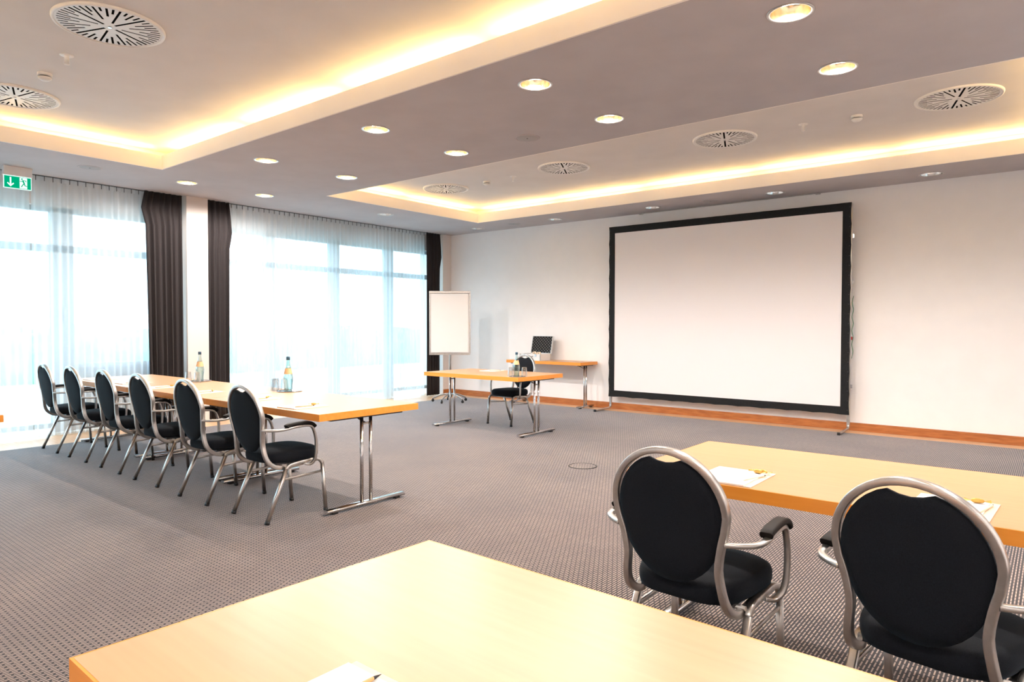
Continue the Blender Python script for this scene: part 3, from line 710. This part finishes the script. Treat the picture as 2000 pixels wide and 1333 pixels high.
for (x, lab, r) in ((.055, 'beige tape roll left of the two inside the open case', .035), (.145, 'beige tape roll right of the two inside the open case', .032)):
    rl = MB().lathe([(r * .55, -.018), (r, -.018), (r, .018), (r * .55, .018)], 24, caps=(False, False), M_=Matrix.Translation((-6.985 + x, 9.24 - .09, .76 + .085 + r + .001)) @ Matrix.Rotation(PI / 2, 4, 'X') )
    q = rl; k = len(q.v) - 24 * 4
    for i in range(24): i2 = (i + 1) % 24; q.f.append((k + 3 * 24 + i, k + 3 * 24 + i2, k + i2, k + i)); q.sm.append(True)
    tag(q.build('tape_roll', 'card'), lab, 'tape roll', 'tape rolls in the case')

# ------------------------------------------------------------------ floor box
fb = thing('floor_box', 'round floor socket box flush in the carpet', 'floor box', (-3.544, 5.453, 0))
MB().lathe([(.140, .0005), (.140, .004), (.128, .004), (.126, .001)], 48, caps=(False, False)).build('rim', 'dark_steel', fb)
MB().lathe([(.126, .0005), (.126, .003)], 48).build('carpet_lid', 'carpet', fb)

# ------------------------------------------------------------------ table things
def tray(x, y, label, z=TZ, r=.115):
    t = MB().lathe([(r * .55, .0005), (r * .95, .0005), (r, .006), (r * .985, .008), (r * .93, .003), (.01, .003)], 40, c=(x, y, z), caps=(True, True)).build('round_tray', 'clear_tray'); return tag(t, label, 'tray', 'round trays under the bottles')
M['clear_tray'] = mat('steel_tray', (.42, .42, .44), .15, .9)
def bottle(x, y, z, label, s=1.0):
    t = thing('water_bottle', label, 'bottle', (x, y, z), 0, 'mineral water bottles')
    P = [(.001, .004), (.033, .0), (.036, .006), (.0355, .05), (.0400, .085), (.0425, .115), (.0395, .145), (.030, .185), (.0205, .225), (.0150, .255), (.0135, .285), (.0145, .290), (.0145, .298)]
    P = [(r * s, q * s) for r, q in P]
    MB().lathe(P, 28, caps=(False, False)).build('bottle_glass', 'bottle_glass', t)
    MB().lathe([(.030 * s, .005), (.0335 * s, .05 * s), (.038 * s, .085 * s), (.040 * s, .115 * s), (.037 * s, .145 * s), (.031 * s, .170 * s)], 24).build('water', 'water_soft', t)
    MB().lathe([(.0165 * s, .278 * s), (.0165 * s, .305 * s), (.013 * s, .309 * s)], 20).build('cap', 'cap', t)
    MB().lathe([(.0385 * s, .152 * s), (.0325 * s, .178 * s), (.0255 * s, .205 * s)], 24, caps=(False, False)).build('paper_label', 'label', t)
    return t
M['water_soft'] = glassy('still_water', (.93, .98, .975), .05, .95)
def tumbler(x, y, z, label):
    t = thing('tumbler', label, 'glass', (x, y, z), 0, 'upturned drinking glasses')
    MB().lathe([(.038, .0), (.036, .03), (.030, .10), (.027, .112), (.001, .114), (.001, .108), (.025, .106), (.034, .03), (.036, .0)], 24, caps=(False, False)).build('glass_body', 'clear_glass', t)
    return t
tray(-5.563, 3.555, 'round metal tray under the bottle at the near end of the left row')
bottle(-5.585, 3.555, TZ + .0035, 'clear water bottle with orange label on the nearer round tray', 1.04)
tumbler(-5.72, 3.60, TZ, 'upturned glass just left of the nearer water bottle'); tumbler(-5.80, 3.56, TZ, 'upturned glass farthest left of the nearer water bottle'); tumbler(-5.74, 3.51, TZ, 'upturned glass in front of the pair beside the nearer bottle')
tray(-7.30, 3.56, 'round metal tray under the bottle in front of the column')
bottle(-7.335, 3.575, TZ + .0035, 'water bottle standing on the left row in front of the column', 1.04)
tumbler(-7.30, 3.43, TZ, 'upturned glass left of the bottle by the column'); tumbler(-7.16, 3.46, TZ, 'upturned glass next to the bottle by the column')
tray(-5.06, 6.33, 'round metal tray on the corner of the lone desk', r=.10)
bottle(-5.06, 6.32, TZ + .0035, 'water bottle on the corner of the lone desk', .95)
tumbler(-5.17, 6.34, TZ, 'upturned glass left of the desk bottle'); tumbler(-5.02, 6.42, TZ, 'upturned glass behind the desk bottle')

def notepad(x, y, rot, label, group=None, z=TZ):
    t = thing('notepad', label, 'notepad', (x, y, z), rot, group)
    MB().box(-.118, .118, -.150, .150, .0005, .003).build('backing_card', 'card', t)
    MB().box(-.118, .090, -.150, .132, .003, .0075).build('paper_sheet', 'paper', t)
    return t
def sweet(x, y, z, rot, label):
    t = thing('wrapped_sweet', label, 'sweet', (x, y, z), rot, 'gold wrapped sweets')
    MB().lathe([(.002, -.020), (.006, -.016), (.0085, -.006), (.0085, .006), (.006, .016), (.002, .020)], 12, M_=Matrix.Translation((0, 0, .0085)) @ Matrix.Rotation(PI / 2, 4, 'Y')).build('sweet_body', 'gold', t)
    w_ = MB()
    for s in (-1, 1):
        w_.add([(s * .019, 0, .0085), (s * .040, .011, .013), (s * .036, .004, .008), (s * .041, -.004, .012), (s * .037, -.011, .006), (s * .019, 0, .0070)], [(0, 1, 2), (0, 2, 3), (0, 3, 4), (0, 4, 5), (5, 4, 3), (5, 2, 1)])
    w_.build('twisted_ends', 'gold', t)
    return t
def pencil(x, y, z, rot, label, material='pencil'):
    t = thing('pencil', label, 'pencil', (x, y, z), rot, 'pencils on the notepads')
    RY = Matrix.Translation((0, 0, .0042)) @ Matrix.Rotation(PI / 2, 4, 'Y')
    MB().lathe([(.0038, -.075), (.0038, .065)], 6, M_=RY).build('barrel', material, t)
    MB().lathe([(.0038, .065), (.0006, .083)], 6, M_=RY).build('tip', 'dark_steel', t)
    return t
PZ = TZ + .0078
GN = 'notepads laid out on the left row'
nl = ['notepad before the chair at the near end of the left row', 'notepad before the second chair from the near end of the left row', 'notepad before the third chair from the near end of the left row', 'notepad before the fourth chair from the near end of the left row', 'notepad before the fifth chair from the near end of the left row', 'notepad before the chair closest to the windows']
for i, (x, y, r) in enumerate(((-4.43, 2.95, .05), (-5.16, 3.0, -.05), (-6.05, 2.98, .04), (-6.85, 2.97, 0), (-7.63, 3.0, .06), (-8.40, 2.97, 0))):
    notepad(x, y, r, nl[i], GN); z_ = PZ
    sweet(x + .02, y + .075, z_, .9 + i, 'gold sweet on ' + nl[i].replace(' before', ' by', 1))
    pencil(x + .06, y - .03, z_, 1.45 + .1 * i, 'pencil on ' + nl[i].replace(' before', ' by', 1))
notepad(-1.018, 2.705, -.0, 'white notepad on cream card at the left end of the right table'); sweet(-.955, 2.795, PZ, -.25, 'gold wrapped sweet on the notepad at the left end of the right table'); pencil(-.935, 2.70, PZ - .004, 1.35, 'pencil on the notepad at the left end of the right table', 'card')
sweet(-.945, 2.825, TZ + .0032, -.2, 'second gold wrapped sweet at the top edge of the left notepad on the right table')
notepad(-.268, 2.715, -.05, 'notepad half hidden behind the armchair at the bottom right'); sweet(-.205, 2.81, PZ, .15, 'gold wrapped sweet on the notepad behind the bottom right chair'); pencil(-.175, 2.74, PZ - .004, 1.4, 'pencil on the notepad behind the bottom right chair', 'card')
notepad(-.872, .618, 0, 'notepad at the bottom edge of the big foreground table'); pencil(-.905, .672, PZ, PI / 2, 'dark-tipped pencil on the foreground notepad')
notepad(-5.95, 6.92, .1, 'notepad in front of the chair on the lone desk'); pencil(-5.92, 6.93, PZ, .6, 'pencil on the notepad of the lone desk')
